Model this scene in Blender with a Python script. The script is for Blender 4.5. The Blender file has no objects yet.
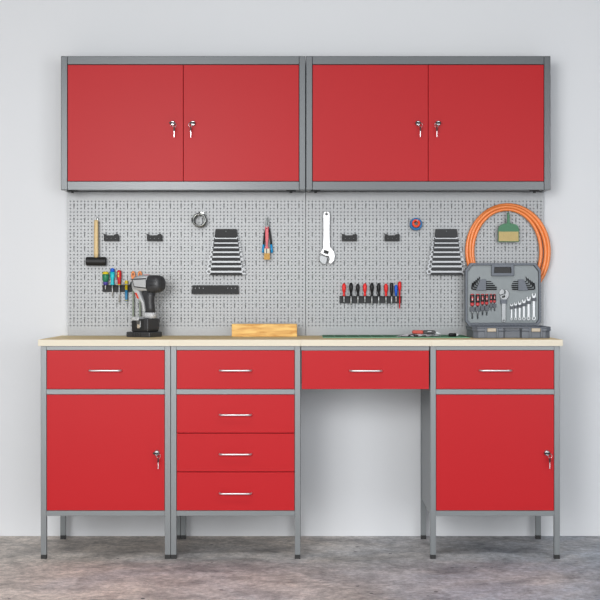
import bpy, bmesh, math, random
from mathutils import Vector, Matrix
random.seed(7)
PI = math.pi
scene = bpy.context.scene
COL = scene.collection

# ------------------------------------------------------------------ scale of the place
F, CX, HY, ZC = 1470.0, 304.0, 292.0, 1.035      # focal length in pixels, eye point, eye height
def X(px, D): return (px - CX) * D / F
def Z(py, D): return ZC - (py - HY) * D / F
Y_FRONT, Y_WALL, Y_PEG, Y_CAB = 5.698, 6.236, 6.215, 6.060
Z_TOP, Z_UNDER = 0.8505, 0.826                    # worktop upper and lower faces

# ------------------------------------------------------------------ materials
def lin(c):
    c = c / 255.0
    return c / 12.92 if c <= 0.04045 else ((c + 0.055) / 1.055) ** 2.4
def rgb(c, k=1.0): return (min(1, lin(c[0]) * k), min(1, lin(c[1]) * k), min(1, lin(c[2]) * k), 1)

def mat(name, c, rough=0.5, metal=0.0, var=0.06, scale=18.0, bump=0.0, stretch=None, spec=0.5, bscale=None):
    m = bpy.data.materials.new(name); m.use_nodes = True
    nt = m.node_tree; b = nt.nodes['Principled BSDF']
    tc = nt.nodes.new('ShaderNodeTexCoord')
    mp = nt.nodes.new('ShaderNodeMapping')
    if stretch: mp.inputs['Scale'].default_value = stretch
    nt.links.new(tc.outputs['Object'], mp.inputs['Vector'])
    n = nt.nodes.new('ShaderNodeTexNoise'); n.inputs['Scale'].default_value = scale
    n.inputs['Detail'].default_value = 4
    nt.links.new(mp.outputs[0], n.inputs['Vector'])
    mx = nt.nodes.new('ShaderNodeMix'); mx.data_type = 'RGBA'
    mx.inputs['A'].default_value = rgb(c, 1 - var); mx.inputs['B'].default_value = rgb(c, 1 + var)
    nt.links.new(n.outputs['Fac'], mx.inputs['Factor'])
    nt.links.new(mx.outputs['Result'], b.inputs['Base Color'])
    b.inputs['Roughness'].default_value = rough; b.inputs['Metallic'].default_value = metal
    b.inputs['Specular IOR Level'].default_value = spec
    if bump:
        n2 = nt.nodes.new('ShaderNodeTexNoise'); n2.inputs['Scale'].default_value = bscale or scale * 6
        n2.inputs['Detail'].default_value = 3
        nt.links.new(tc.outputs['Object'], n2.inputs['Vector'])
        bp = nt.nodes.new('ShaderNodeBump'); bp.inputs['Strength'].default_value = bump
        bp.inputs['Distance'].default_value = 0.002
        nt.links.new(n2.outputs['Fac'], bp.inputs['Height']); nt.links.new(bp.outputs[0], b.inputs['Normal'])
    return m

def wood(name, dark, light, axis=(1.2, 14, 14), scale=6.0, rough=0.5, spec=0.4):
    m = mat(name, light, rough, 0, 0.0, scale, 0, axis, spec)
    nt = m.node_tree; b = nt.nodes['Principled BSDF']
    n = [x for x in nt.nodes if x.type == 'TEX_NOISE'][0]
    n.inputs['Detail'].default_value = 8; n.inputs['Distortion'].default_value = 0.6
    r = nt.nodes.new('ShaderNodeValToRGB')
    r.color_ramp.elements[0].position = 0.3; r.color_ramp.elements[0].color = rgb(dark)
    r.color_ramp.elements[1].position = 0.66; r.color_ramp.elements[1].color = rgb(light)
    nt.links.new(n.outputs['Fac'], r.inputs[0]); nt.links.new(r.outputs[0], b.inputs['Base Color'])
    return m

RED_PAINT = mat('red_powder_coat', (186, 32, 38), 0.34, 0, 0.02, 3, 0.01, spec=0.13, bscale=400)
GREY_PAINT = mat('grey_steel_paint', (122, 126, 128), 0.36, 0.3, 0.03, 4, 0.02, bscale=400)
DARK_GREY_PAINT = mat('darker_grey_steel_paint', (84, 88, 91), 0.26, 0.2, 0.03, 4, 0.01, bscale=400, spec=0.42)
PEG_PAINT = mat('pegboard_grey_paint', (156, 158, 160), 0.40, 0.2, 0.02, 3, spec=0.4)
CHROME = mat('chrome', (225, 227, 230), 0.16, 1.0, 0.03, 30)
HANDLE_CHROME = mat('satin_chrome', (222, 223, 225), 0.34, 0.75, 0.02, 30)
CHROME_SOFT = mat('soft_chrome', (188, 190, 193), 0.26, 0.8, 0.03, 30)
STEEL = mat('brushed_steel', (170, 172, 174), 0.34, 0.95, 0.06, 40, stretch=(1, 8, 8))
BRIGHT_STEEL = mat('bright_polished_steel', (216, 217, 219), 0.40, 0.5, 0.03, 40)
SPANNER_STEEL = mat('spanner_steel', (186, 188, 190), 0.40, 0.6, 0.05, 40)
DIM_STEEL = mat('dull_wrench_steel', (150, 152, 155), 0.42, 0.7, 0.05, 40)
CLAMP_STEEL = mat('worn_clamp_steel', (150, 152, 150), 0.28, 1.0, 0.3, 60)
RACK_STEEL = mat('satin_wrench_steel', (140, 142, 144), 0.42, 0.8, 0.05, 40)
DARK_STEEL = mat('dark_steel', (96, 100, 100), 0.4, 0.8, 0.08, 30)
OLIVE_STEEL = mat('grey_green_file_steel', (104, 112, 98), 0.5, 0.6, 0.08, 60)
WHITE_WIRE = mat('white_coated_wire', (214, 215, 217), 0.35, 0.0, 0.02, 20)
BLACK_METAL = mat('black_coated_steel', (26, 27, 29), 0.5, 0.0, 0.1, 20, spec=0.3)
CHARCOAL = mat('charcoal_rack_plastic', (44, 46, 49), 0.5, 0.0, 0.08, 20, spec=0.3)
BLACK_PLASTIC = mat('black_plastic', (22, 22, 24), 0.38, 0.0, 0.1, 30, spec=0.3)
RUBBER = mat('black_rubber', (26, 26, 27), 0.55, 0.0, 0.12, 50, 0.1)
EDGE = mat('cream_edge_band', (220, 211, 191), 0.55, 0, 0.03, 8, stretch=(1, 20, 20))
TOPWOOD = wood('beech_worktop', (232, 203, 150), (248, 228, 180), (1.0, 16, 16), 3.0, 0.6, 0.25)
YELLOWWOOD = wood('yellow_pine', (201, 138, 54), (246, 205, 124), (1.4, 9, 9), 9.0, 0.5)
HANDLEWOOD = wood('ash_handle', (213, 180, 124), (236, 212, 163), (16, 16, 1.0), 6.0, 0.5)

def simple(name, c, rough=0.4, **k): return mat(name, c, rough, 0, k.pop('var', 0.05), 30, **k)
P_RED = simple('red_plastic', (214, 30, 34)); P_BRIGHT_RED = simple('bright_red_plastic', (235, 34, 32))
P_GREEN = simple('green_plastic', (40, 128, 92)); P_YELLOW = simple('yellow_plastic', (232, 208, 40))
P_VIOLET = simple('violet_plastic', (78, 70, 160)); P_CYAN = simple('cyan_plastic', (40, 200, 214))
P_BLUE = simple('blue_plastic', (20, 96, 214)); P_SKY = simple('sky_blue_plastic', (60, 142, 190))
P_ORANGE = simple('orange_plastic', (228, 124, 4)); P_GREY = simple('light_grey_plastic', (190, 192, 194), 0.42)
P_PALE = simple('pale_grey_plastic', (205, 206, 208), 0.45)
P_TIP_BLUE = simple('azure_grip', (20, 158, 226)); P_CRIMSON = simple('crimson_lacquer', (206, 50, 70), 0.3)
P_TAPE_BLUE = simple('blue_tape', (8, 104, 164), 0.5); P_TAPE_ORANGE = simple('orange_tape_core', (238, 72, 24), 0.5)
P_DARK = simple('dark_grey_plastic', (58, 59, 62), 0.42, bump=0.06)
P_DARKER = simple('graphite_plastic', (42, 43, 45), 0.42)
CASE = mat('grey_case_plastic', (102, 108, 118), 0.48, 0, 0.04, 20, 0.08)
CLIP_GREY = simple('slate_clip_plastic', (84, 88, 96), 0.5)
CASE_INSERT = mat('grey_case_insert', (142, 149, 152), 0.55, 0, 0.04, 30, 0.05)
LATCH = simple('beige_latch', (188, 176, 158), 0.4)
HOSE = mat('orange_hose_rubber', (244, 140, 72), 0.30, 0, 0.05, 30)
BRUSH_GREEN = simple('dark_green_plastic', (48, 116, 76), 0.45)
PAPER = simple('white_paper', (226, 226, 228), 0.7)
DIAL = simple('coral_red_plastic', (208, 72, 76), 0.4)

BRISTLE = mat('tan_bristles', (194, 174, 122), 0.75, 0, 0.3, 60, 0, (14, 14, 0.6), 0.2)
BRISTLE_DARK = mat('golden_bristles', (202, 160, 92), 0.75, 0, 0.2, 60, 0, (10, 10, 0.6), 0.2)

def make_mat_grid():
    m = mat('green_cutting_mat', (32, 92, 62), 0.6, 0, 0.05, 20, spec=0.3)
    nt = m.node_tree; b = nt.nodes['Principled BSDF']
    tc = [x for x in nt.nodes if x.type == 'TEX_COORD'][0]
    br = nt.nodes.new('ShaderNodeTexBrick'); br.offset = 0; br.squash = 1
    br.inputs['Color1'].default_value = rgb((36, 112, 70)); br.inputs['Color2'].default_value = rgb((40, 118, 74))
    br.inputs['Mortar'].default_value = rgb((120, 170, 140))
    br.inputs['Scale'].default_value = 1.0; br.inputs['Mortar Size'].default_value = 0.0018
    br.inputs['Brick Width'].default_value = 0.05; br.inputs['Row Height'].default_value = 0.05
    nt.links.new(tc.outputs['Object'], br.inputs['Vector']); nt.links.new(br.outputs['Color'], b.inputs['Base Color'])
    return m
MATGRID = make_mat_grid()

def make_floor_mat():
    m = bpy.data.materials.new('worn_concrete'); m.use_nodes = True
    nt = m.node_tree; b = nt.nodes['Principled BSDF']; N = nt.nodes.new; L = nt.links.new
    tc = N('ShaderNodeTexCoord')
    def noise(scale, detail, rough=0.6, dist=0.0, off=0):
        mp = N('ShaderNodeMapping'); mp.inputs['Location'].default_value = (off, off * 0.7, 0)
        L(tc.outputs['Object'], mp.inputs['Vector'])
        n = N('ShaderNodeTexNoise'); n.inputs['Scale'].default_value = scale; n.inputs['Detail'].default_value = detail
        n.inputs['Roughness'].default_value = rough; n.inputs['Distortion'].default_value = dist
        L(mp.outputs[0], n.inputs['Vector']); return n
    big = noise(1.3, 6, 0.65, 0.5, 3.1); mid = noise(5.5, 10, 0.75, 0.4, 7); fine = noise(38, 8, 0.8, 0, 1); patch = noise(2.6, 7, 0.7, 1.0, 21)
    # brown staining, heavier towards one end of the room
    sx = N('ShaderNodeSeparateXYZ'); L(tc.outputs['Object'], sx.inputs[0])
    a1 = N('ShaderNodeMath'); a1.operation = 'MULTIPLY_ADD'; a1.inputs[1].default_value = -0.30; a1.inputs[2].default_value = -0.05; L(sx.outputs['X'], a1.inputs[0])
    a2 = N('ShaderNodeMath'); a2.operation = 'MULTIPLY_ADD'; a2.inputs[1].default_value = 1.6; L(big.outputs['Fac'], a2.inputs[0]); L(a1.outputs[0], a2.inputs[2])
    r1 = N('ShaderNodeValToRGB'); e = r1.color_ramp.elements
    e[0].position = 0.38; e[0].color = rgb((184, 189, 198)); e[1].position = 1.0; e[1].color = rgb((222, 212, 203))
    L(a2.outputs[0], r1.inputs[0])
    r2 = N('ShaderNodeValToRGB'); e = r2.color_ramp.elements
    e[0].position = 0.36; e[0].color = (0.56, 0.56, 0.57, 1); e[1].position = 0.56; e[1].color = (1.06, 1.05, 1.05, 1)
    L(mid.outputs['Fac'], r2.inputs[0])
    r4 = N('ShaderNodeValToRGB'); e = r4.color_ramp.elements
    e[0].position = 0.36; e[0].color = (0.74, 0.74, 0.75, 1); e[1].position = 0.52; e[1].color = (1.10, 1.10, 1.10, 1)
    L(patch.outputs['Fac'], r4.inputs[0])
    r3 = N('ShaderNodeValToRGB'); e = r3.color_ramp.elements
    e[0].position = 0.34; e[0].color = (0.52, 0.52, 0.52, 1); e[1].position = 0.60; e[1].color = (1.12, 1.12, 1.12, 1)
    L(fine.outputs['Fac'], r3.inputs[0])
    out = r1.outputs[0]
    for r in (r2, r4, r3):
        mu2 = N('ShaderNodeMix'); mu2.data_type = 'RGBA'; mu2.blend_type = 'MULTIPLY'; mu2.inputs['Factor'].default_value = 1
        L(out, mu2.inputs['A']); L(r.outputs[0], mu2.inputs['B']); out = mu2.outputs['Result']
    # dark spatter spots
    v = N('ShaderNodeTexVoronoi'); v.inputs['Scale'].default_value = 9; L(tc.outputs['Object'], v.inputs['Vector'])
    lt = N('ShaderNodeMath'); lt.operation = 'LESS_THAN'; lt.inputs[1].default_value = 0.07; L(v.outputs['Distance'], lt.inputs[0])
    sp = noise(1.7, 2, 0.5, 0, 11)
    gt = N('ShaderNodeMath'); gt.operation = 'GREATER_THAN'; gt.inputs[1].default_value = 0.52; L(sp.outputs['Fac'], gt.inputs[0])
    an = N('ShaderNodeMath'); an.operation = 'MULTIPLY'; L(lt.outputs[0], an.inputs[0]); L(gt.outputs[0], an.inputs[1])
    m3 = N('ShaderNodeMix'); m3.data_type = 'RGBA'; m3.inputs['B'].default_value = rgb((70, 70, 74))
    L(an.outputs[0], m3.inputs['Factor']); L(mu2.outputs['Result'], m3.inputs['A'])
    L(m3.outputs['Result'], b.inputs['Base Color'])
    b.inputs['Roughness'].default_value = 0.62; b.inputs['Specular IOR Level'].default_value = 0.3
    bp = N('ShaderNodeBump'); bp.inputs['Strength'].default_value = 0.35; bp.inputs['Distance'].default_value = 0.006
    L(mid.outputs['Fac'], bp.inputs['Height']); L(bp.outputs[0], b.inputs['Normal'])
    return m

# ------------------------------------------------------------------ mesh helpers
def box(bm, x0, x1, y0, y1, z0, z1):
    v = [bm.verts.new((x, y, z)) for z in (z0, z1) for y in (y0, y1) for x in (x0, x1)]
    for f in ((0, 2, 3, 1), (4, 5, 7, 6), (0, 1, 5, 4), (2, 6, 7, 3), (0, 4, 6, 2), (1, 3, 7, 5)):
        bm.faces.new([v[i] for i in f])
    return bm

def frame_of(d):
    d = d.normalized()
    u = d.cross(Vector((0, 0, 1)))
    if u.length < 1e-4: u = d.cross(Vector((0, 1, 0)))
    u.normalize(); return u, d.cross(u).normalized()

def ring_faces(bm, rings, closed=False, caps=True):
    n = len(rings[0]); k = len(rings)
    for i in range(k if closed else k - 1):
        a, b = rings[i], rings[(i + 1) % k]
        for j in range(n):
            f = bm.faces.new((a[j], a[(j + 1) % n], b[(j + 1) % n], b[j])); f.smooth = True
    if caps and not closed:
        bm.faces.new(rings[0][::-1]); bm.faces.new(rings[-1])

def cyl(bm, p0, p1, r0, r1=None, seg=16):
    r1 = r0 if r1 is None else r1
    p0, p1 = Vector(p0), Vector(p1); u, w = frame_of(p1 - p0)
    rings = [[bm.verts.new(p + (u * math.cos(2 * PI * j / seg) + w * math.sin(2 * PI * j / seg)) * r) for j in range(seg)]
             for p, r in ((p0, r0), (p1, r1))]
    ring_faces(bm, rings); return bm

def lathe(bm, p, axis, prof, seg=20, closed=False):
    """prof: list of (distance along axis, radius)"""
    p, axis = Vector(p), Vector(axis).normalized(); u, w = frame_of(axis)
    rings = [[bm.verts.new(p + axis * t + (u * math.cos(2 * PI * j / seg) + w * math.sin(2 * PI * j / seg)) * max(r, 1e-5))
              for j in range(seg)] for t, r in prof]
    ring_faces(bm, rings, closed, not closed); return bm

def tube(bm, pts, r, seg=8, closed=False):
    pts = [Vector(p) for p in pts]; rings = []; n = len(pts); u = None
    for i, p in enumerate(pts):
        if closed: t = pts[(i + 1) % n] - pts[i - 1]
        else: t = pts[min(i + 1, n - 1)] - pts[max(i - 1, 0)]
        t.normalize()
        if u is None: u, w = frame_of(t)
        u = (u - t * u.dot(t)).normalized(); w = t.cross(u)
        rings.append([bm.verts.new(p + (u * math.cos(2 * PI * j / seg) + w * math.sin(2 * PI * j / seg)) * r) for j in range(seg)])
    ring_faces(bm, rings, closed); return bm

def loft(bm, secs, seg=24):
    """secs along x: (x, cy, cz, ry, rz, exponent)"""
    rings = []
    for x, cy, cz, ry, rz, e in secs:
        ring = []
        for j in range(seg):
            a = 2 * PI * j / seg; c, s = math.cos(a), math.sin(a)
            ring.append(bm.verts.new((x, cy + ry * math.copysign(abs(c) ** (2 / e), c), cz + rz * math.copysign(abs(s) ** (2 / e), s))))
        rings.append(ring)
    ring_faces(bm, rings); return bm

def prism(bm, outline, y0, y1, holes=()):
    """outline in (x, z), thickness along y, optional round/any holes"""
    geo = []
    for loop in [outline] + list(holes):
        vs = [bm.verts.new((x, y0, z)) for x, z in loop]
        geo += [bm.edges.new((vs[i], vs[(i + 1) % len(vs)])) for i in range(len(vs))]
    if holes:
        r = bmesh.ops.triangle_fill(bm, use_beauty=True, use_dissolve=False, edges=geo)
        faces = [g for g in r['geom'] if isinstance(g, bmesh.types.BMFace)]
    else:
        faces = [bm.faces.new([e.verts[0] for e in geo])]
    r = bmesh.ops.extrude_face_region(bm, geom=faces)
    bmesh.ops.translate(bm, vec=(0, y1 - y0, 0), verts=[g for g in r['geom'] if isinstance(g, bmesh.types.BMVert)])
    return bm

def circle(cx, cz, r, n=14, a0=0): return [(cx + r * math.cos(a0 + 2 * PI * i / n), cz + r * math.sin(a0 + 2 * PI * i / n)) for i in range(n)]
def B(): return bmesh.new()

WM = {}
def mesh_obj(name, bm, m, world, bevel=0.0, seg=2):
    bmesh.ops.recalc_face_normals(bm, faces=bm.faces)
    me = bpy.data.meshes.new(name); bm.to_mesh(me); bm.free()
    for x in (m if isinstance(m, (list, tuple)) else [m]): me.materials.append(x)
    o = bpy.data.objects.new(name, me); COL.objects.link(o)
    if bevel:
        b = o.modifiers.new('bevel', 'BEVEL'); b.width = bevel; b.segments = seg; b.limit_method = 'ANGLE'
        b.angle_limit = math.radians(40); b.use_clamp_overlap = True
    return o

def tag(o, label=None, cat=None, group=None, kind=None):
    if label: o['label'] = label
    if cat: o['category'] = cat
    if group: o['group'] = group
    if kind: o['kind'] = kind
    return o

def thing(name, label, cat, loc, group=None, rz=0.0):
    o = bpy.data.objects.new(name, None); o.empty_display_size = 0.02; COL.objects.link(o)
    o.location = loc; o.rotation_euler = (0, 0, rz)
    WM[o] = Matrix.Translation(loc) @ Matrix.Rotation(rz, 4, 'Z')
    return tag(o, label, cat, group)

def part(name, bm, m, parent, bevel=0.0, label=None, local=False):
    """bm in world coordinates unless local"""
    if not local: bm.transform(WM[parent].inverted())
    o = mesh_obj(name, bm, m, None, bevel); o.parent = parent; WM[o] = WM[parent]
    if label: o['label'] = label
    return o

def solo(name, bm, m, label, cat, loc, group=None, bevel=0.0):
    bm.transform(Matrix.Translation(loc).inverted())
    o = mesh_obj(name, bm, m, None, bevel); o.location = loc; WM[o] = Matrix.Translation(loc)
    return tag(o, label, cat, group)

def kids(o): return [c for c in COL.objects if c.parent is o]
def copy_tree(o, parent=None):
    c = o.copy(); COL.objects.link(c)
    if parent is not None: c.parent = parent
    for ch in kids(o): copy_tree(ch, c)
    return c
def dup(root, loc, label):
    c = copy_tree(root); c.location = loc; c['label'] = label
    return c

# ------------------------------------------------------------------ setting
def make_wall_mat():
    return mat('pale_plaster_wall', (226, 228, 231), 0.75, 0, 0.035, 0.7, 0.12, bscale=60, spec=0.25)
bm = B(); box(bm, -4.2, 4.2, Y_WALL, Y_WALL + 0.15, -0.02, 3.6)
o = mesh_obj('wall_back', bm, make_wall_mat(), None); tag(o, 'plain pale grey plaster wall', 'wall', kind='structure')
bm = B(); box(bm, -4.2, 4.2, -2.5, Y_WALL, -0.06, 0.0)
o = mesh_obj('floor', bm, make_floor_mat(), None); tag(o, 'worn grey brown concrete floor', 'floor', kind='structure')

# ------------------------------------------------------------------ pegboards
def peg_mesh():
    W, H = 1.0045, 1.4555 - Z_TOP
    nx, nz, p = 66, 36, 0.0151
    pz = 0.01501
    x0 = (W - p * (nx - 1)) / 2 - p / 2; z0 = 0.8925 - Z_TOP - pz / 2
    V, Fc = [], []
    def v(x, y, z): V.append((x, y, z)); return len(V) - 1
    grid = [[v(x0 + i * p, 0, z0 + j * pz) for i in range(nx + 1)] for j in range(nz + 1)]
    R = 0.0029; Rs = 0.0017; t = 0.005
    angs = [math.radians(22.5 + 45 * k) for k in range(8)]
    def cell(i, j, tall):
        cx = x0 + (i + .5) * p; cz = z0 + (j + .5) * pz; up = pz if tall else 0
        ring = [v(cx + (Rs if tall else R) * math.cos(a), 0, cz + R * math.sin(a) + (up if math.sin(a) > 0 else 0)) for a in angs]
        back = [v(V[k][0], t, V[k][2]) for k in ring]
        j1 = j + (2 if tall else 1)
        bl, br, tr, tl = grid[j][i], grid[j][i + 1], grid[j1][i + 1], grid[j1][i]
        # ring index: 0 right-up,1 up-right,2 up-left,3 left-up,4 left-down,5 down-left,6 down-right,7 right-down
        Fc.append((tr, ring[1], ring[0])); Fc.append((tl, ring[3], ring[2])); Fc.append((bl, ring[5], ring[4])); Fc.append((br, ring[7], ring[6]))
        Fc.append((tl, ring[2], ring[1], tr)); Fc.append((bl, br, ring[6], ring[5]))
        if tall:
            Fc.append((br, grid[j + 1][i + 1], tr, ring[0], ring[7])); Fc.append((tl, grid[j + 1][i], bl, ring[4], ring[3]))
        else:
            Fc.append((br, tr, ring[0], ring[7])); Fc.append((tl, bl, ring[4], ring[3]))
        for k in range(8): Fc.append((ring[k], ring[(k + 1) % 8], back[(k + 1) % 8], back[k]))
        if tall:   # lanced hook tab over the slot
            w, zt = 0.0030, cz + up - .0010
            a = [v(cx - w, 0, zt + .0075), v(cx + w, 0, zt + .0075), v(cx + w, -.0034, zt + .001), v(cx - w, -.0034, zt + .001), v(cx - w, 0, zt - .0002), v(cx + w, 0, zt - .0002)]
            Fc.append((a[0], a[1], a[2], a[3])); Fc.append((a[3], a[2], a[5], a[4])); Fc.append((a[0], a[3], a[4])); Fc.append((a[1], a[5], a[2]))
    for i in range(nx):
        j = 0
        while j < nz:
            r = nz - 1 - j                       # row counted from the top
            if i % 3 == 1 and r % 4 == 2 and j + 1 < nz: cell(i, j, True); j += 2
            else: cell(i, j, False); j += 1
    # margins
    xe = x0 + nx * p; ze = z0 + nz * pz
    o4 = [v(0, 0, 0), v(W, 0, 0), v(W, 0, H), v(0, 0, H)]
    bot = [grid[0][i] for i in range(nx + 1)]; top = [grid[nz][i] for i in range(nx + 1)]
    lef = [grid[j][0] for j in range(nz + 1)]; rig = [grid[j][nx] for j in range(nz + 1)]
    Fc.append(tuple([o4[0], o4[1]] + bot[::-1])); Fc.append(tuple([o4[2], o4[3]] + top))
    Fc.append(tuple([o4[3], o4[0]] + lef)); Fc.append(tuple([o4[1], o4[2]] + rig[::-1]))
    d = Y_WALL - Y_PEG - 0.0003
    b4 = [v(V[k][0], d, V[k][2]) for k in o4]
    for k in range(4): Fc.append((o4[k], o4[(k + 1) % 4], b4[(k + 1) % 4], b4[k]))
    me = bpy.data.meshes.new('pegboard_panel'); me.from_pydata(V, [], Fc); me.materials.append(PEG_PAINT); me.update()
    return me
pm = peg_mesh()
peg_x = (X(67.7, Y_PEG), X(306.0, Y_PEG))
for i, lab in enumerate(('perforated grey pegboard holding the mallet and pliers, behind the cordless drill',
                         'perforated grey pegboard holding the orange hose, behind the green cutting mat')):
    o = bpy.data.objects.new('pegboard', pm); COL.objects.link(o)
    o.location = (peg_x[i], Y_PEG, Z_TOP + 0.0002); tag(o, lab, 'pegboard', 'perforated wall panels')

# ------------------------------------------------------------------ locks and keys
def lock_and_key(door, x, z, y, side=1):
    """cam lock with a key in it; a ring carries the spare key, which hangs below"""
    b = B(); lathe(b, (x, y, z), (0, -1, 0), [(0, .0115), (.004, .0115), (.008, .0112), (.0145, .0100), (.0165, .0075)], 24)
    part('lock', b, CHROME_SOFT, door, label='round chrome cam lock')
    b = B(); box(b, x - .0125, x + .0095, y - .034, y - .0166, z - .0028, z + .0034)
    key = part('key', b, BLACK_PLASTIC, door, .0008, label='black headed key with a second key on its ring')
    rx, rz_ = x + side * .0085, z - .0095
    b = B(); tube(b, [(rx + .0075 * math.cos(a), y - .031, rz_ + .0085 * math.sin(a)) for a in [2 * PI * k / 20 for k in range(20)]], .0008, 6, True)
    part('key_ring', b, CHROME_SOFT, key)
    xk = x + side * .0075
    b = B(); box(b, xk - .0028, xk + .0028, y - .034, y - .026, z - .034, z - .0172)
    k = part('spare_key', b, BLACK_PLASTIC, door, .0008, label='second key hanging from the ring')
    b = B(); box(b, xk - .0013, xk + .0013, y - .0312, y - .0292, z - .0585, z - .034)
    part('key_blade', b, CHROME_SOFT, door)

# ------------------------------------------------------------------ wall cabinets
ps = Y_CAB / F
def wall_cabinet():
    x0, x1 = X(61, Y_CAB), X(305.5, Y_CAB); z0, z1 = Z(190, Y_CAB), Z(56, Y_CAB); y0, y1 = Y_CAB, Y_WALL - .0005
    zc0, zc1 = Z(181.4, Y_CAB), Z(64.4, Y_CAB)
    t = thing('overhead_cabinet', 'red and grey wall cabinet over the mallet and pliers', 'cabinet', ((x0 + x1) / 2, y1, z0), 'wall cabinets')
    b = B(); q = .001
    box(b, x0 + .002, x0 + .018, y0 + .02, y1, z0 + q, z1 - q); box(b, x1 - .018, x1 - .002, y0 + .02, y1, z0 + q, z1 - q)
    box(b, x0 + .018, x1 - .018, y0 + .02, y1, z1 - .018, z1 - q); box(b, x0 + .018, x1 - .018, y0 + .02, y1, z0 + .004, z0 + .018)
    box(b, x0 + .018, x1 - .018, y1 - .004, y1, z0 + .018, z1 - .018)
    part('carcass', b, DARK_GREY_PAINT, t)
    fw = 6.4 * ps
    for s in (0, 1):
        b = B(); xa = x0 if s == 0 else x1 - fw
        box(b, xa, xa + fw, y0 - .001, y0 + .022, z0, z1); part('post', b, DARK_GREY_PAINT, t, .002)
    b = B(); box(b, x0 + fw, x1 - fw, y0, y0 + .02, z0, zc0); part('rail', b, DARK_GREY_PAINT, t, .0015)
    b = B(); box(b, x0 + fw, x1 - fw, y0, y0 + .02, zc1, z1); part('rail', b, DARK_GREY_PAINT, t, .0015)
    xm = (x0 + x1) / 2; g = .0012
    for xa, xb, lx in ((x0 + fw + g, xm - g * .7, xm - 10.3 * ps), (xm + g * .7, x1 - fw - g, xm + 9.8 * ps)):
        b = B(); box(b, xa, xb, y0 + .0015, y0 + .018, zc0 + g, zc1 - g * 1.4)
        d = part('door', b, RED_PAINT, t, .0012)
        lz = Z(123.5, Y_CAB); y = y0 + .0015
        lock_and_key(d, lx, lz, y, 1 if lx < xm else -1)
    for s in (0, 1):
        b = B(); xx = (x0 + .05) if s == 0 else (x1 - .05)
        box(b, xx - .03, xx + .01, y0 + .03, y0 + .05, z0 - .004, z0 + .0035); cyl(b, (xx - .01, y0 + .04, z0 - .009), (xx - .01, y0 + .04, z0 - .002), .006, seg=8)
        part('bolt', b, BLACK_METAL, t)
    return t
wc = wall_cabinet()
dup(wc, (wc.location.x + 245.0 * ps, wc.location.y, wc.location.z), 'red and grey wall cabinet over the adjustable wrench and orange hose')

# ------------------------------------------------------------------ base cabinets
s = Y_FRONT / F
UW, UD = 129.7 * s, 0.478
zB0, zB1, zM0, zM1, zT0 = Z(516, Y_FRONT), Z(510.8, Y_FRONT), Z(394.4, Y_FRONT), Z(389.3, Y_FRONT), Z(350.2, Y_FRONT)
LEG = 5.7 * s
def pull(parent, xc, zc, y):
    b = B(); h = .0615; r = .0034
    pts = [(xc - h, y, zc)] + [(xc - h, y - .016, zc)] + [(xc - h + .004, y - .0255, zc), (xc - h + .012, y - .028, zc)]
    pts = pts + [(2 * xc - p[0], p[1], p[2]) for p in pts[::-1]]
    tube(b, pts, r, 10)
    part('handle', b, HANDLE_CHROME, parent, label='chrome bar handle')
def drawer(t, x0, x1, z0, z1, y, depth=.42):
    g = .0012
    b = B(); box(b, x0 + g, x1 - g, y + .0015, y + .02, z0 + g, z1 - g)
    d = part('drawer', b, RED_PAINT, t, .0012)
    b = B(); zb = z1 - .02
    box(b, x0 + .014, x1 - .014, y + .0205, y + depth, z0 + .006, z0 + .009)
    box(b, x0 + .014, x0 + .017, y + .0205, y + depth, z0 + .009, zb); box(b, x1 - .017, x1 - .014, y + .0205, y + depth, z0 + .009, zb)
    box(b, x0 + .017, x1 - .017, y + depth - .003, y + depth, z0 + .009, zb)
    part('drawer_box', b, GREY_PAINT, d)
    return d
def base_cabinet(px0, label, kind, group='floor standing base cabinets'):
    x0 = X(px0, Y_FRONT); x1 = x0 + UW; y0 = Y_FRONT; y1 = y0 + UD
    t = thing('base_cabinet', label, 'cabinet', ((x0 + x1) / 2, (y0 + y1) / 2, 0), group)
    for xa in (x0, x1 - LEG):
        for ya in (y0, y1 - LEG):
            b = B(); box(b, xa, xa + LEG, ya, ya + LEG, .016, Z_UNDER - .0002)
            l = part('leg', b, GREY_PAINT, t, .0012)
            b = B(); box(b, xa + .0002, xa + LEG - .0002, ya + .0002, ya + LEG - .0002, 0, .0158)
            part('foot', b, RUBBER, l, label='black plastic foot')
    for za, zb in ((zB0, zB1), (zM0, zM1), (zT0, Z_UNDER - .0004)):
        b = B(); box(b, x0 + LEG, x1 - LEG, y0 + .0008, y0 + .020, za, zb)
        part('rail', b, GREY_PAINT, t, .001)
    for xa in (x0 + .004, x1 - .008):
        b = B(); box(b, xa, xa + .004, y0 + LEG, y1 - LEG, zB0, Z_UNDER - .001); part('side_panel', b, GREY_PAINT, t)
    b = B(); box(b, x0 + LEG, x1 - LEG, y1 - .010, y1 - .007, zB0, Z_UNDER - .001); part('back_panel', b, GREY_PAINT, t)
    b = B(); box(b, x0 + .0085, x1 - .0085, y0 + .021, y1 - .0105, zB0 + .002, zB0 + .006); part('bottom_panel', b, GREY_PAINT, t)
    xa, xb = x0 + LEG, x1 - LEG
    d = drawer(t, xa, xb, zM1, zT0, y0); pull(d, (xa + xb) / 2, Z(370.3, Y_FRONT), y0 + .0015)
    if kind == 'door':
        g = .0012
        b = B(); box(b, xa + g, xb - g, y0 + .0015, y0 + .02, zB1 + g, zM0 - g)
        d = part('door', b, RED_PAINT, t, .0012)
        lx, lz = xb - 7.7 * s, Z(452.8, Y_FRONT)
        lock_and_key(d, lx, lz, y0 + .0015)
    else:
        h = (zM0 - zB1) / 3
        for k in range(3):
            z = zM0 - h * (k + 1)
            d = drawer(t, xa, xb, z, z + h, y0); pull(d, (xa + xb) / 2, Z((414.5, 453.8, 492.9)[k], Y_FRONT), y0 + .0015)
    return t
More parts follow.
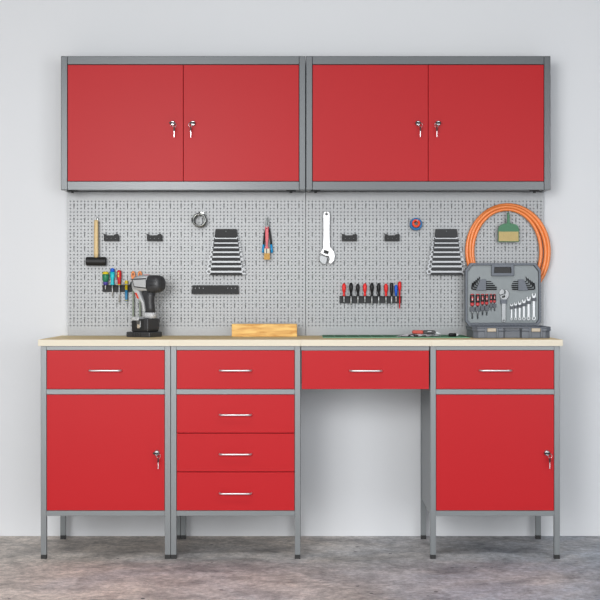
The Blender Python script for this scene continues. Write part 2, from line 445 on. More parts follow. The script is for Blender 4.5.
bc = base_cabinet(40.7, 'red cabinet with one drawer and a locked door, under the cordless drill', 'door')
base_cabinet(170.7, 'red cabinet of four stacked drawers with chrome handles', 'drawers')
dup(bc, (X(430.3, Y_FRONT) + UW / 2, bc.location.y, 0), 'red cabinet with one drawer and a locked door, under the grey tool case')

# hanging drawer between the cabinets
xa, xb = X(300.7, Y_FRONT) + .001, X(430.0, Y_FRONT) - .001
t = thing('hanging_drawer_unit', 'single wide red drawer hung under the worktop between two cabinets', 'drawer', ((xa + xb) / 2, Y_FRONT + .22, Z(389.4, Y_FRONT)))
b = B(); box(b, xa, xb, Y_FRONT + .012, Y_FRONT + .030, zT0 - .002, Z_UNDER - .0003); part('rail', b, GREY_PAINT, t, .001)
for q in (xa, xb - .004):
    b = B(); box(b, q, q + .004, Y_FRONT + .031, Y_FRONT + .44, zM1 + .02, Z_UNDER - .0003); part('runner', b, GREY_PAINT, t)
d = drawer(t, xa + .002, xb - .002, Z(389.4, Y_FRONT), Z(350.4, Y_FRONT), Y_FRONT - .004)
pull(d, X(365.7, Y_FRONT), Z(370.5, Y_FRONT), Y_FRONT - .0025)

# ------------------------------------------------------------------ worktop boards
D_TOP = 5.686
wb = None
wx = [X(p, D_TOP) for p in (38.0, 169.25, 300.5, 431.75, 563.0)]
wlab = ('leftmost pale beech worktop board, carrying the cordless drill', 'pale beech worktop board carrying the yellow wooden block',
        'pale beech worktop board mostly covered by the green cutting mat', 'rightmost pale beech worktop board, carrying the grey tool case')
for i in range(4):
    loc = ((wx[i] + wx[i + 1]) / 2, (D_TOP + Y_WALL) / 2, Z_UNDER)
    if wb is None:
        wb = thing('worktop', wlab[0], 'worktop', loc, 'worktop boards')
        g = .0002
        b = B(); box(b, wx[0] + g, wx[1] - g, D_TOP + .0015, Y_WALL - .0006, Z_UNDER, Z_TOP); part('board', b, TOPWOOD, wb)
        b = B(); box(b, wx[0] + g, wx[1] - g, D_TOP, D_TOP + .0015, Z_UNDER, Z_TOP); part('front_edge', b, EDGE, wb, label='cream edge band')
    else: dup(wb, loc, wlab[i])

# ------------------------------------------------------------------ hooks
def hook_mesh(x, z, L=.035, up=.008):
    b = B(); tube(b, [(x, Y_PEG + .001, z), (x, Y_PEG - L * .6, z), (x, Y_PEG - L * .9, z + .002), (x, Y_PEG - L, z + up * .5), (x, Y_PEG - L, z + up)], .0018, 8)
    box(b, x - .003, x + .003, Y_PEG - .003, Y_PEG - .0002, z - .004, z + .005)
    return b
def hook(x, z, label, L=.035):
    solo('pegboard_hook', hook_mesh(x, z, L), WHITE_WIRE, label, 'hook', (x, Y_PEG, z), 'small hooks on the pegboard')

# ------------------------------------------------------------------ mallet
D = 6.185
xm, zt, zh = X(96.2, D), Z(220, D), Z(261.3, D)
t = thing('mallet', 'mallet with black rubber head and pale wooden handle, hung head down', 'mallet', (xm, D, zh - .018))
b = B(); lathe(b, (X(86.1, D), D, zh), (1, 0, 0), [(0, .0155), (.002, .0182), (.004, .0182), (.080, .0182), (.082, .0182), (.084, .0155)], 28); part('head', b, RUBBER, t)
b = B(); lathe(b, (xm, D, zh + .016), (0, 0, 1), [(0, .0094), (.02, .0098), (zt - zh - .02, .0088), (zt - zh - .016, .0066)], 18); part('handle', b, HANDLEWOOD, t)
b = B(); tube(b, [(xm + .0045 * math.cos(a), D, zt + .004 + .008 * math.sin(a)) for a in [2 * PI * k / 16 for k in range(16)]], .0012, 6, True); part('hanging_loop', b, CHROME, t)
hook(xm, zt + .0098, 'small white hook above the wooden mallet handle', .034)

# ------------------------------------------------------------------ small black tool clips
def clip():
    D = 6.20; x0, x1 = X(104.2, D), X(119, D); z0, z1 = Z(241, D), Z(235.6, D); xc = (x0 + x1) / 2; w = x1 - x0
    t = thing('tool_clip', 'black two-pronged tool clip beside the mallet handle', 'tool clip', (xc, Y_PEG, z0), 'black two-pronged tool clips')
    b = B(); yf = D - .012
    zz = z1 - z0
    out = [(x0, z0), (x1, z0), (x1, z1 + .002), (x1 - .004, z1 + .0075), (x1 - .010, z1 + .0055), (x1 - .016, z1 + .0055), (x1 - .021, z1 + .001), (x0 + .014, z1 + .0005), (x0 + .008, z1 + .005), (x0 - .005, z1 + .0085), (x0, z1 + .002)]
    prism(b, out, yf, yf + .0025)
    box(b, x0, x1, yf + .0025, Y_PEG - .0032, z0, z0 + .0025)
    box(b, x0, x0 + .0025, yf + .0025, Y_PEG - .0032, z0 + .0025, z0 + .016); box(b, x1 - .0025, x1, yf + .0025, Y_PEG - .0032, z0 + .0025, z0 + .016)
    box(b, x0, x1, Y_PEG - .0032, Y_PEG - .0002, z0, z0 + .020)
    part('bracket', b, BLACK_METAL, t, .0006)
    for q in (-.28, 0, .28):
        b = B(); cyl(b, (xc + q * w, yf - .001, z0 + zz * .45), (xc + q * w, yf + .001, z0 + zz * .45), .0013, seg=10); part('screw', b, DARK_STEEL, t)
    return t, x0
c0, cx0 = clip()
dz = c0.location.z
for px, lab in ((147.3, 'black two-pronged tool clip above the cordless drill'), (342, 'black two-pronged tool clip nearest the big adjustable wrench'),
                (384.7, 'black two-pronged tool clip nearest the blue and orange tape roll')):
    dup(c0, (c0.location.x + X(px, 6.2) - cx0, c0.location.y, dz), lab)

# ------------------------------------------------------------------ steel ring
D = 6.178
x, z = X(199.3, D), Z(220, D); R = .0270
t = thing('hose_clamp', 'round steel hose clamp band hanging on the pegboard', 'clamp', (x, D, z))
b = B(); lathe(b, (x, D - .016, z), (.12, 1, -.12), [(0, R - .005), (0, R + .0025), (.034, R + .0025), (.034, R - .005)], 36, closed=True); part('band', b, CLAMP_STEEL, t)
b = B(); box(b, x + .006, x + .020, D - .010, D + .006, z + R - .002, z + R + .006); cyl(b, (x - .002, D - .002, z + R + .003), (x + .022, D - .002, z + R + .003), .0035, seg=10); part('screw_housing', b, CLAMP_STEEL, t)
hook(x - .004, z + R - .0095, 'small white hook inside the steel hose clamp', .05)

# ------------------------------------------------------------------ combination wrenches and racks
def wrench_outline(L, q, wf=.20):
    w = wf * q; rr = .60 * q; cx = rr; pts = []
    a0 = math.asin(w / rr)
    for k in range(15):
        a = a0 + (2 * PI - 2 * a0) * k / 14; pts.append((cx + rr * math.cos(a), rr * math.sin(a)))
    pts += [(L - 1.25 * q, -w), (L - .95 * q, -.52 * q), (L - .45 * q, -.66 * q), (L, -.50 * q), (L - .02 * q, -.27 * q), (L - .6 * q, -.27 * q), (L - .74 * q, 0),
            (L - .6 * q, .27 * q), (L - .02 * q, .27 * q), (L, .50 * q), (L - .45 * q, .66 * q), (L - .95 * q, .52 * q), (L - 1.25 * q, w)]
    return pts[::-1], circle(cx, 0, .33 * q, 12)
ORD = ('topmost and shortest', 'second', 'third', 'fourth', 'fifth', 'sixth', 'seventh', 'lowest and longest')
def rack(dx, where, m, wm):
    D = 6.19
    xl = lambda f: X(215.6 + (210.7 - 215.6) * f + dx, D); xr = lambda f: X(236.5 + (241.9 - 236.5) * f + dx, D)
    z0, z1 = Z(275, D), Z(229, D)
    t = thing('wrench_rack', 'black stepped wrench rack %s' % where, 'wrench rack', ((xl(.5) + xr(.5)) / 2, Y_PEG, z0), 'stepped wrench racks')
    b = B(); prism(b, [(xl(1), z0), (xr(1), z0), (xr(0), z1), (xl(0), z1)], 6.196, Y_PEG - .003); part('back_plate', b, m, t, .001)
    b = B(); prism(b, [(xl(.2), Z(237.2, D)), (xr(.2), Z(237.2, D)), (xr(0), z1), (xl(0), z1)], 6.186, 6.196); part('header', b, m, t, .001)
    b = B(); cyl(b, ((xl(0) + xr(0)) / 2, 6.1845, Z(231.3, D)), ((xl(0) + xr(0)) / 2, 6.187, Z(231.3, D)), .0018, seg=10); part('screw', b, DARK_STEEL, t)
    ys = (238.4, 243.1, 247.5, 252.2, 256.8, 261.8, 266.4, 271.7); hw = [.0022 + .0003 * i for i in range(8)]
    pp = D / F
    for i in range(8):
        f = (ys[i] - 229) / 46; q = hw[i] / .20
        xL = xl(f) - .004 - .0125 * i / 7 - .004; xR = xr(f) + .006 + .012 * i / 7
        out, hol = wrench_outline(xR - xL, min(q, .019) if i > 1 else q)
        b = B(); zc = Z(ys[i], D)
        prism(b, [(xL + a, zc + c) for a, c in out], 6.1885, 6.1935, [[(xL + a, zc + c) for a, c in hol]])
        solo('combination_wrench', b, wm, '%s combination wrench%s in the wrench rack %s' % (ORD[i], '' if i in (0, 7) else ' from the top', where), 'wrench',
             ((xL + xR) / 2, 6.191, zc), 'combination wrenches in the wall racks')
        # ledge under this wrench
        za = zc - hw[i] - .0006; zb = (Z(ys[i + 1], D) + hw[i + 1] + .0006) if i < 7 else z0
        g0, g1 = f + .02, min(1, f + .08)
        b = B(); box(b, xl(g1) - .001, xr(g1) + .001, 6.186, 6.196, zb, za); part('ledge', b, m, t, .0008)
rack(0, 'left of the pliers', BLACK_METAL, RACK_STEEL)
rack(220.3, 'beside the orange hose', CHARCOAL, DIM_STEEL)

# ------------------------------------------------------------------ pliers and paintbrush
D = 6.195
xp = X(267.4, D)
zz = lambda py: Z(py, D)
xx = lambda px: X(px, D)
t = thing('pliers', 'slim dark pliers with blue tipped grips, hung jaws up behind a paintbrush', 'pliers', (xp, D, zz(253)))
b = B()
for sg in (-1, 1):
    prism(b, [(xp + sg * .0007, zz(225)), (xp + sg * .0007, zz(216.3)), (xp + sg * .0030, zz(218.5)), (xp + sg * .0085, zz(223.5)), (xp + sg * .0075, zz(227.5)), (xp + sg * .001, zz(227))], D - .003, D + .003)
cyl(b, (xp, D - .006, zz(226.5)), (xp, D + .005, zz(226.5)), .006, seg=14)
part('jaws', b, DARK_STEEL, t, .0006)
for sg in (-1, 1):
    b = B(); tube(b, [(xp + sg * .005, D, zz(227.5)), (xp + sg * .011, D, zz(233)), (xp + sg * .0145, D, zz(240)), (xp + sg * .0165, D, zz(246))], .0038, 8)
    g = part('grip', b, BLACK_PLASTIC, t)
    b = B(); tube(b, [(xp + sg * .0158, D, zz(244.5)), (xp + sg * .018, D, zz(249)), (xp + sg * .0190, D, zz(252.8))], .0046, 10); part('grip_tip', b, P_TIP_BLUE, g, label='bright blue grip end')
D2 = 6.178
t = thing('paintbrush', 'small paintbrush with red handle hanging in front of the pliers', 'paintbrush', (xp, D2, zz(260)))
b = B(); prism(b, [(xx(265.3), zz(226.8)), (xx(268.7), zz(226.8)), (xx(268.6), zz(238)), (xx(267.9), zz(246)), (xx(269.3), zz(248.8)), (xx(264.8), zz(248.8)), (xx(266.0), zz(246)), (xx(265.3), zz(238))], D2 - .004, D2 + .004,
             [circle(xx(267), zz(228.6), .0022, 10)]); part('handle', b, P_CRIMSON, t, .0015)
b = B(); box(b, xx(264.4), xx(269.8), D2 - .005, D2 + .005, zz(253.4), zz(248.6)); f = part('ferrule', b, EDGE, t, .0008)
b = B(); box(b, xx(266.3), xx(267.1), D2 - .0056, D2 - .0049, zz(253.4), zz(248.6)); part('band', b, BLACK_PLASTIC, f)
b = B(); prism(b, [(xx(264.4), zz(253.4)), (xx(269.8), zz(253.4)), (xx(270.1), zz(259.6)), (xx(264.0), zz(259.8))], D2 - .0045, D2 + .0045); part('bristles', b, BRISTLE_DARK, t)
hook(xx(267), zz(228.4), 'small white hook holding the paintbrush and pliers', .043)

# ------------------------------------------------------------------ wide black rail
D = 6.195
x0, x1, z0, z1 = X(192.3, D), X(238.5, D), Z(294, D), Z(285.3, D)
t = thing('tool_rail', 'wide empty black tool rail with screw dots, below a wrench rack', 'tool rail', ((x0 + x1) / 2, Y_PEG, z0))
b = B(); box(b, x0, x1, D - .004, D - .0015, z0, z1); box(b, x0, x1, D - .0015, Y_PEG - .0032, z0, z0 + .002); box(b, x0 - .0015, x0 + .001, D - .004, Y_PEG - .0032, z0 + .002, z0 + .016)
box(b, x0, x1, Y_PEG - .0032, Y_PEG - .0002, z0, z1 - .004); part('channel', b, BLACK_METAL, t, .0006)
for q in (195.5, 199.3, 203.3, 227.8, 231.5, 235.3):
    b = B(); cyl(b, (X(q, D), D - .005, Z(288.2, D)), (X(q, D), D - .003, Z(288.2, D)), .0015, seg=10); part('screw', b, RACK_STEEL, t)

# ------------------------------------------------------------------ screwdriver racks
def comb(x0, x1, z0, z1, slots, label, m):
    """back plate with a shelf cut into a comb; slots = [(x, halfwidth)]"""
    t = thing('screwdriver_rack', label, 'tool rack', ((x0 + x1) / 2, Y_PEG, z0), 'screwdriver racks')
    b = B(); box(b, x0, x1, Y_PEG - .0062, Y_PEG - .0032, z0, z1); part('back_plate', b, m, t, .0005)
    b = B(); ya, yb = Y_PEG - .036, Y_PEG - .0064; yc = Y_PEG - .011
    box(b, x0, x1, yc, yb, z1 - .002, z1)
    edges = [x0] + [e for c, h in slots for e in (c - h, c + h)] + [x1]
    for i in range(0, len(edges), 2):
        if edges[i + 1] - edges[i] > .0005: box(b, edges[i], edges[i + 1], ya, yc, z1 - .002, z1)
    part('shelf', b, m, t)
    return t
def hand_driver(name, label, x, y, zs, prof, m, shank, rs, sm, cat='screwdriver', group=None, bands=()):
    """stands on a shelf at height zs; prof [(height, radius)]; bands: (name, prof, material)"""
    t = thing(name, label, cat, (x, y, zs), group)
    b = B(); lathe(b, (x, y, zs), (0, 0, 1), prof, 18); h = part('handle', b, m, t)
    for nm, pr, mm in bands:
        b = B(); lathe(b, (x, y, zs), (0, 0, 1), pr, 18); part(nm, b, mm, t)
    b = B(); cyl(b, (x, y, zs - shank + .008), (x, y, zs + .001), rs, seg=10); cyl(b, (x, y, zs - shank), (x, y, zs - shank + .008), rs * .5, rs, seg=10)
    part('shank', b, sm, t)
    return t
D = Y_PEG - .022; q = D / F
yd = D
zs = Z(296, D) + .0002
slots = []
grp = 'screwdrivers in the right rack'
spec = [(344, 12.7, P_BRIGHT_RED, 302.5, 'red-handled screwdriver, first from the left in the right-hand rack'), (351, 13.2, BLACK_PLASTIC, 307, 'black-handled screwdriver, second from the left in the right-hand rack'),
        (357.9, 12.2, BLACK_PLASTIC, 303.5, 'short black-handled screwdriver, third from the left in the right-hand rack'), (364.9, 12.7, P_BRIGHT_RED, 302.5, 'red-handled screwdriver, fourth from the left in the right-hand rack'),
        (371.9, 13.2, BLACK_PLASTIC, 307, 'black-handled screwdriver, fifth from the left in the right-hand rack'), (378.7, 12.9, BLACK_PLASTIC, 305, 'black-handled screwdriver, sixth from the left in the right-hand rack'),
        (386, 12.4, P_BRIGHT_RED, 304, 'red-handled screwdriver just left of the squarish black one'), (391.6, 13.2, BLACK_PLASTIC, 307, 'squarish black-handled screwdriver just left of the blue one'),
        (396, 11.2, P_BLUE, 302, 'blue-handled screwdriver near the right end of the right-hand rack'), (399.7, 14.6, P_BRIGHT_RED, 308.8, 'slim all-red tester screwdriver at the right end of the right-hand rack')]
for k, (px, h, m, ye, lab) in enumerate(spec):
    x = X(px, D); H = h * q; r = 2.0 * q
    if k == 9: prof = [(0, .0035), (H * .4, .0038), (H * .45, .0058), (H * .6, .0072), (H * .85, .0074), (H * .97, .005), (H, .002)]
    elif k == 7: prof = [(0, .0045), (H * .15, .0055), (H * .3, .0068), (H * .9, .0074), (H * .97, .0066), (H, .005)]
    elif k == 8: prof = [(0, .0042), (H * .3, .0050), (H * .5, .0064), (H * .8, .0064), (H * .95, .0045), (H, .002)]
    else: prof = [(0, .0062), (H * .06, .0062), (H * .16, .0048), (H * .26, .0046), (H * .38, .0068), (H * .6, r), (H * .8, r * .96), (H * .93, r * .7), (H, r * .35)]
    hand_driver('screwdriver', lab, x, yd, zs, prof, m, (ye - 296) * q, .0027, P_BRIGHT_RED if k == 9 else BRIGHT_STEEL, group=grp)
    slots.append((x, .0034))
comb(X(339.6, D), X(401.9, D), Z(303.4, D), Z(296, D), slots, 'black rack under ten red, black and blue screwdrivers', CHARCOAL)

zs = Z(285, D) + .0002; slots = []
def left(px, rs): slots.append((X(px, D), rs + .0006)); return X(px, D)
grp = 'hand tools in the left rack'
h = lambda py: (285 - py) * q
hand_driver('screwdriver', 'stubby screwdriver with green barrel, yellow cap and violet collar', left(105.5, .0028), yd, zs,
            [(h(281.9), .010), (h(280), .0128), (h(276), .0142), (h(274.2), .0136)], P_GREEN, 4.5 * q, .0026, BRIGHT_STEEL, group=grp,
            bands=[('collar', [(0, .0090), (h(283), .0100), (h(281.9), .0098)], P_VIOLET), ('cap', [(h(274.2), .0136), (h(272.6), .0124), (h(271.6), .0085)], P_YELLOW)])
hand_driver('screwdriver', 'cyan screwdriver with a deep blue end on its handle', left(112.4, .0027), yd, zs,
            [(0, .0086), (h(284), .0088), (h(282), .0066), (h(279.5), .0068), (h(277.5), .0096), (h(272), .0100)], P_CYAN, 13 * q, .0024, BRIGHT_STEEL, group=grp,
            bands=[('cap', [(h(272), .0100), (h(269.3), .0088), (h(268.2), .0055)], P_BLUE)])
t = hand_driver('screwdriver', 'red-handled screwdriver with a yellow stripe and long shank', left(119.2, .003), yd, zs,
            [(0, .0060), (h(284), .0064), (h(281.5), .0074), (h(275), .0098), (h(271.5), .0092), (h(270.2), .0055)], P_RED, 19 * q, .0026, BRIGHT_STEEL, group=grp,
            bands=[('collar', [(-.0001, .0066), (h(284.2), .0066)], P_YELLOW)])
b = B(); x = X(118.9, D)
for za, zb in ((272.3, 273.8), (274.8, 277.2)): box(b, x - .003, x + .0015, yd - .0107, yd - .0085, Z(zb, D), Z(za, D))
part('stripe', b, P_YELLOW, t, label='yellow stripe on the handle')
x = left(126.3, .0062)
t = thing('voltage_tester', 'yellow and blue pen tester hanging through the left rack', 'tester', (x, yd, Z(301.5, D)), grp)
b = B(); lathe(b, (x, yd, zs), (0, 0, 1), [(-5 * q, .0056), (0, .0056), (.0001, .0064), (h(283.6), .0064), (h(281), .0066), (h(280.5), .0045)], 16); part('upper_barrel', b, P_YELLOW, t)
b = B(); lathe(b, (x, yd, zs), (0, 0, 1), [(-16.5 * q, .004), (-16 * q, .0056), (-5 * q, .0056)], 16); part('lower_barrel', b, P_SKY, t)
b = B(); lathe(b, (x, yd, zs), (0, 0, 1), [(-15.6 * q, .0058), (-14.9 * q, .0058)], 16); part('band', b, P_YELLOW, t)
b = B(); box(b, x - .016, x + .014, yd - .010, yd + .006, zs + .0005, zs + .004); part('collar_clip', b, DARK_STEEL, t, .001)
for px, lab in ((133.2, 'long file with orange ring handle, nearer the yellow and blue tester'), (140.0, 'long file with orange ring handle, mostly hidden behind the drill')):
    x = left(px, .0036)
    t = thing('file', lab, 'file', (x, yd, Z(317, D)), grp)
    b = B(); prism(b, [(x + .0088 * math.cos(a) , Z(275.2, D) + .018 * math.sin(a)) for a in [2 * PI * k / 20 for k in range(20)]], yd - .005, yd + .005,
                 [[(x + .0026 * math.cos(a), Z(274.4, D) + .0065 * math.sin(a)) for a in [2 * PI * k / 14 for k in range(14)]]])
    cyl(b, (x, yd, zs + .0002), (x, yd, Z(278.8, D)), .0058, .0066, seg=14); part('handle', b, P_ORANGE, t, .0012)
    b = B(); box(b, x - .0032, x + .0032, yd - .0032, yd + .0032, Z(317, D), zs + .001); part('blade', b, OLIVE_STEEL, t)
comb(X(102, D), X(147.5, D), Z(292, D), Z(285, D), slots, 'black rack holding colourful screwdrivers and files behind the drill', BLACK_METAL)

# ------------------------------------------------------------------ adjustable wrenches
def adjustable(name, label, cx, cz, y, L, flip, thick, m, group):
    sg = -1 if flip else 1
    t = thing(name, label, 'wrench', (cx, y, cz if not flip else cz - L), group)
    P = lambda pts: [(cx + a * L, cz + sg * c * L) for a, c in pts]
    body = [(-.030, .004), (.030, .004), (.058, .03), (.064, .08), (.060, .35), (.066, .66), (.10, .70), (.145, .755), (.160, .84), (.145, .92), (.085, .985), (.035, .965), (.055, .90), (.045, .845),
            (.02, .835), (-.02, .835), (-.09, .80), (-.12, .775), (-.10, .74), (-.066, .69), (-.060, .35), (-.064, .08), (-.058, .03)]
    b = B(); prism(b, P(body), y - thick, y + thick, [P(circle(0, .055, .022, 12)), P([(-.040, .725), (.040, .752), (.028, .805), (-.052, .778)])])
    part('body', b, m, t, .0018 * L / .22)
    b = B(); prism(b, P([(-.105, .815), (-.015, .845), (.015, .87), (.01, .93), (-.015, .99), (-.075, .985), (-.130, .93), (-.140, .86)]), y - thick * .85, y + thick * .85)
    part('movable_jaw', b, RACK_STEEL if flip else m, t, .0015 * L / .22)
    b = B(); a0, a1 = P([(-.034, .748), (.026, .772)])
    cyl(b, (a0[0], y, a0[1]), (a1[0], y, a1[1]), L * .018, seg=14); part('adjusting_screw', b, DARK_STEEL, t)
    return t
D = 6.19
adjustable('adjustable_wrench', 'big bright chrome adjustable wrench hung jaws down on the pegboard', X(326.5, D), Z(211.3, D), D, 53.5 * D / F, True, .0055, BRIGHT_STEEL, None)
hook(X(326.5, D), Z(213.8, D), 'small white hook holding the big adjustable wrench', .036)

# ------------------------------------------------------------------ tape roll
D = 6.19
x, z = X(415.9, D), Z(224.2, D)
t = thing('tape_roll', 'roll of blue tape with orange core hanging on the pegboard', 'tape', (x, D, z))
b = B(); lathe(b, (x, D - .013, z), (0, 1, 0), [(0, .0165), (0, .0255), (.001, .0260), (.025, .0260), (.026, .0255), (.026, .0165)], 36, True); part('tape', b, P_TAPE_BLUE, t)
b = B(); lathe(b, (x, D - .019, z + .003), (0, 1, 0), [(0, .0088), (0, .0170), (.004, .0172), (.006, .0172), (.030, .0130), (.030, .0088)], 32, True); part('core', b, P_TAPE_ORANGE, t)
hook(x + .004, z + .0105, 'small white hook through the blue tape roll', .05)

# ------------------------------------------------------------------ hose coil
D = 6.196
cx, cz = X(506.6, D), Z(251.5, D)
pts = []; turns = 3; n = 72 * turns
rt = .0079
for k in range(n + 1):
    u = k / 72; a = -PI / 2 + 2 * PI * u + .1
    lane = 2.0 - u * .78 + .16 * math.sin(2 * PI * u * .77 + 1) + .10 * math.sin(a * 2 + u * 2)
    off = lane - 1.0
    rx = .161 + off * .0166; rz = .1890 + off * .0140
    yy = D - .004 - .0055 * math.cos(PI * u * 1.0 * 2 / 1.56)
    pts.append((cx + rx * math.cos(a), yy, cz + rz * math.sin(a)))
b = B(); tube(b, pts, rt, 10)
solo('garden_hose', b, HOSE, 'orange hose hanging in a wide coil on the pegboard', 'hose', (cx, D, cz - .19))
hook(X(508.7, D), Z(213.4, D), 'small white hook where the orange hose and green brush hang', .050)

# ------------------------------------------------------------------ green hand brush
D = 6.172
xx = lambda px: X(px, D); zz = lambda py: Z(py, D)
t = thing('hand_brush', 'green flat brush with tan bristles hanging inside the hose coil', 'brush', (xx(508.5), D, zz(242)))
out = [(xx(498), zz(242)), (xx(519), zz(242)), (xx(519), zz(229)), (xx(518), zz(226.3)), (xx(515.8), zz(224.4)), (xx(513), zz(223.7)), (xx(510.2), zz(223.4)), (xx(509.6), zz(219)), (xx(509.3), zz(212.5)), (xx(507.2), zz(212.5)),
       (xx(507.2), zz(219)), (xx(506.8), zz(223.4)), (xx(503.5), zz(223.7)), (xx(501), zz(224.8)), (xx(498.7), zz(227)), (xx(498), zz(230))]
b = B(); prism(b, out, D - .004, D + .010, [circle(xx(508.25), zz(213.9), .0022, 8)]); part('handle_plate', b, BRUSH_GREEN, t, .0015)
b = B(); box(b, xx(498.5), xx(518.2), D - .009, D - .0042, zz(241.3), zz(231.7)); part('bristles', b, BRISTLE, t)

# ------------------------------------------------------------------ tool case
CY0, CY1 = 5.858, 6.118
cx0, cx1 = .672, .9875; cw = cx1 - cx0
bz0, bz1 = Z_TOP + .0002, .8965
t = thing('tool_case', 'open grey plastic tool case standing on the worktop beside the hose', 'tool case', ((cx0 + cx1) / 2, (CY0 + CY1) / 2, Z_TOP))
def plan_prism(b, outline, z0, z1):   # outline in (x, y)
    v0 = [b.verts.new((x, y, z0)) for x, y in outline]; v1 = [b.verts.new((x, y, z1)) for x, y in outline]
    n = len(outline); b.faces.new(v0[::-1]); b.faces.new(v1)
    for i in range(n): b.faces.new((v0[i], v0[(i + 1) % n], v1[(i + 1) % n], v1[i]))
ch = .022
def tray(ins, dent):
    o = [(cx0 + ins, CY1 - ins)]
    o += [(cx0 + ins, CY0 + ch), (cx0 + ins + ch * .9, CY0 + ins)]
    if dent:
        a, c = X(504, CY0), X(522, CY0)
        o += [(a, CY0 + ins), (a + .004, CY0 + .030), (c - .004, CY0 + .030), (c, CY0 + ins)]
    o += [(cx1 - ins - ch * .9, CY0 + ins), (cx1 - ins, CY0 + ch), (cx1 - ins, CY1 - ins)]
    return o
b = B(); plan_prism(b, tray(.004, True), bz0, bz0 + .028); plan_prism(b, tray(0, True), bz0 + .028, bz1 - .006)
# raised rim round an open tray
rim = tray(0, False); inn = tray(.008, False)
for i in range(len(rim)):
    j = (i + 1) % len(rim); q4 = [rim[i], rim[j], inn[j], inn[i]]
    plan_prism(b, q4, bz1 - .006, bz1)
base = part('base', b, CASE, t, .0025)
for p0, p1 in ((487.2, 496), (531.4, 540.2)):
    b = B(); box(b, X(p0, CY0), X(p1, CY0), CY0 - .0075, CY0 - .0005, Z(331.7, CY0), Z(328.2, CY0)); part('latch', b, LATCH, t, .0018, label='beige snap latch')
    for pa in (p0 - 2.2, p1 + .4):
        b = B(); box(b, X(pa, CY0), X(pa + 1.8, CY0), CY0 - .004, CY0, Z(337.6, CY0), Z(328, CY0)); part('rib', b, CASE, t, .001)
# lid (faces the room, open)
LD = CY1; lx0, lx1 = cx0, cx1; lz0, lz1 = bz1 + .0005, Z(263.0, LD)
c1 = .022
lx1 -= .0012
lid_out = [(lx0 + .012, lz0), (lx1 - .012, lz0), (lx1, lz0 + .016), (lx1, lz1 - c1 * 1.3), (lx1 - c1, lz1), (lx0 + c1, lz1), (lx0, lz1 - c1 * 1.3), (lx0, lz0 + .016)]
def inset(o, d):
    mx, mz = (lx0 + lx1) / 2, (lz0 + lz1) / 2; hw, hh = (lx1 - lx0) / 2, (lz1 - lz0) / 2
    return [(mx + (x - mx) * (hw - d) / hw, mz + (z - mz) * (hh - d) / hh) for x, z in o]
b = B(); prism(b, lid_out, LD, LD + .040, [inset(lid_out, .0085)]); prism(b, lid_out, LD + .0402, LD + .043)
lid = part('lid', b, CASE, t, .002)
b = B(); prism(b, inset(lid_out, .009), LD + .013, LD + .0398); part('insert', b, CASE_INSERT, t, .001)
IN = LD + .013                     # insert face
xx = lambda px: X(px, LD); zz = lambda py: Z(py, LD)
b = B(); ho = [(xx(491.6), zz(275.9)), (xx(513.8), zz(275.9)), (xx(513.8), zz(264.4)), (xx(491.6), zz(264.4))]
hi = [(xx(494.0), zz(273)), (xx(511.4), zz(273)), (xx(511.0), zz(267.2)), (xx(494.4), zz(267.2))]
prism(b, ho, LD - .003, IN - .0002, [hi]); hb = part('handle_frame', b, CASE, t, .0015)
b = B(); box(b, xx(494), xx(511.4), LD + .0085, LD + .0125, zz(273), zz(267.2)); part('handle_grip', b, BLACK_PLASTIC, hb, label='black carrying handle recess')
# hex key holders + keys
def hexset(mirror, where):
    X0 = lambda u: xx(482 + u) if not mirror else xx(522.5 - u)
    prof = [(-6.0, 290.4), (4.2, 290.4), (4.2, 279.4), (-.8, 279.4), (-2.3, 281)]
    b = B(); prism(b, [(X0(u), zz(v)) for u, v in prof], LD + .0015, IN - .0002); part('hex_key_holder', b, CASE, t, .0012)
    names = ('topmost', 'second', 'third', 'fourth', 'lowest')
    for k in range(5):
        zb = 281.4 + k * 1.95 ; end = (9.5 + min(k, 3) * 1.8 if not mirror else 7.6 + (1.4, 2.6, 3.2, 3.0, 2.4)[k]); bend = (-3.0 - k * 1.75) if not mirror else (-4.6 - k * 1.95); r = .0018 + .00030 * k
        up = 4.6 + .45 * k
        # bent arm sits left of the holder and rises
        path = [(X0(end), LD + .0068, zz(zb)), (X0(bend + 1.2), LD + .0068, zz(zb)), (X0(bend + .35), LD + .0068, zz(zb - .35)), (X0(bend), LD + .0068, zz(zb - 1.2)), (X0(bend + .9), LD + .0068, zz(zb - up))]
        b = B(); tube(b, path, r, 6)
        solo('hex_key', b, BLACK_METAL, '%s black hex key in the %s holder inside the case lid' % (names[k], where), 'hex key', (X0(0), LD + .0068, zz(zb)), 'hex keys in the case lid')
hexset(False, 'left'); hexset(True, 'right')
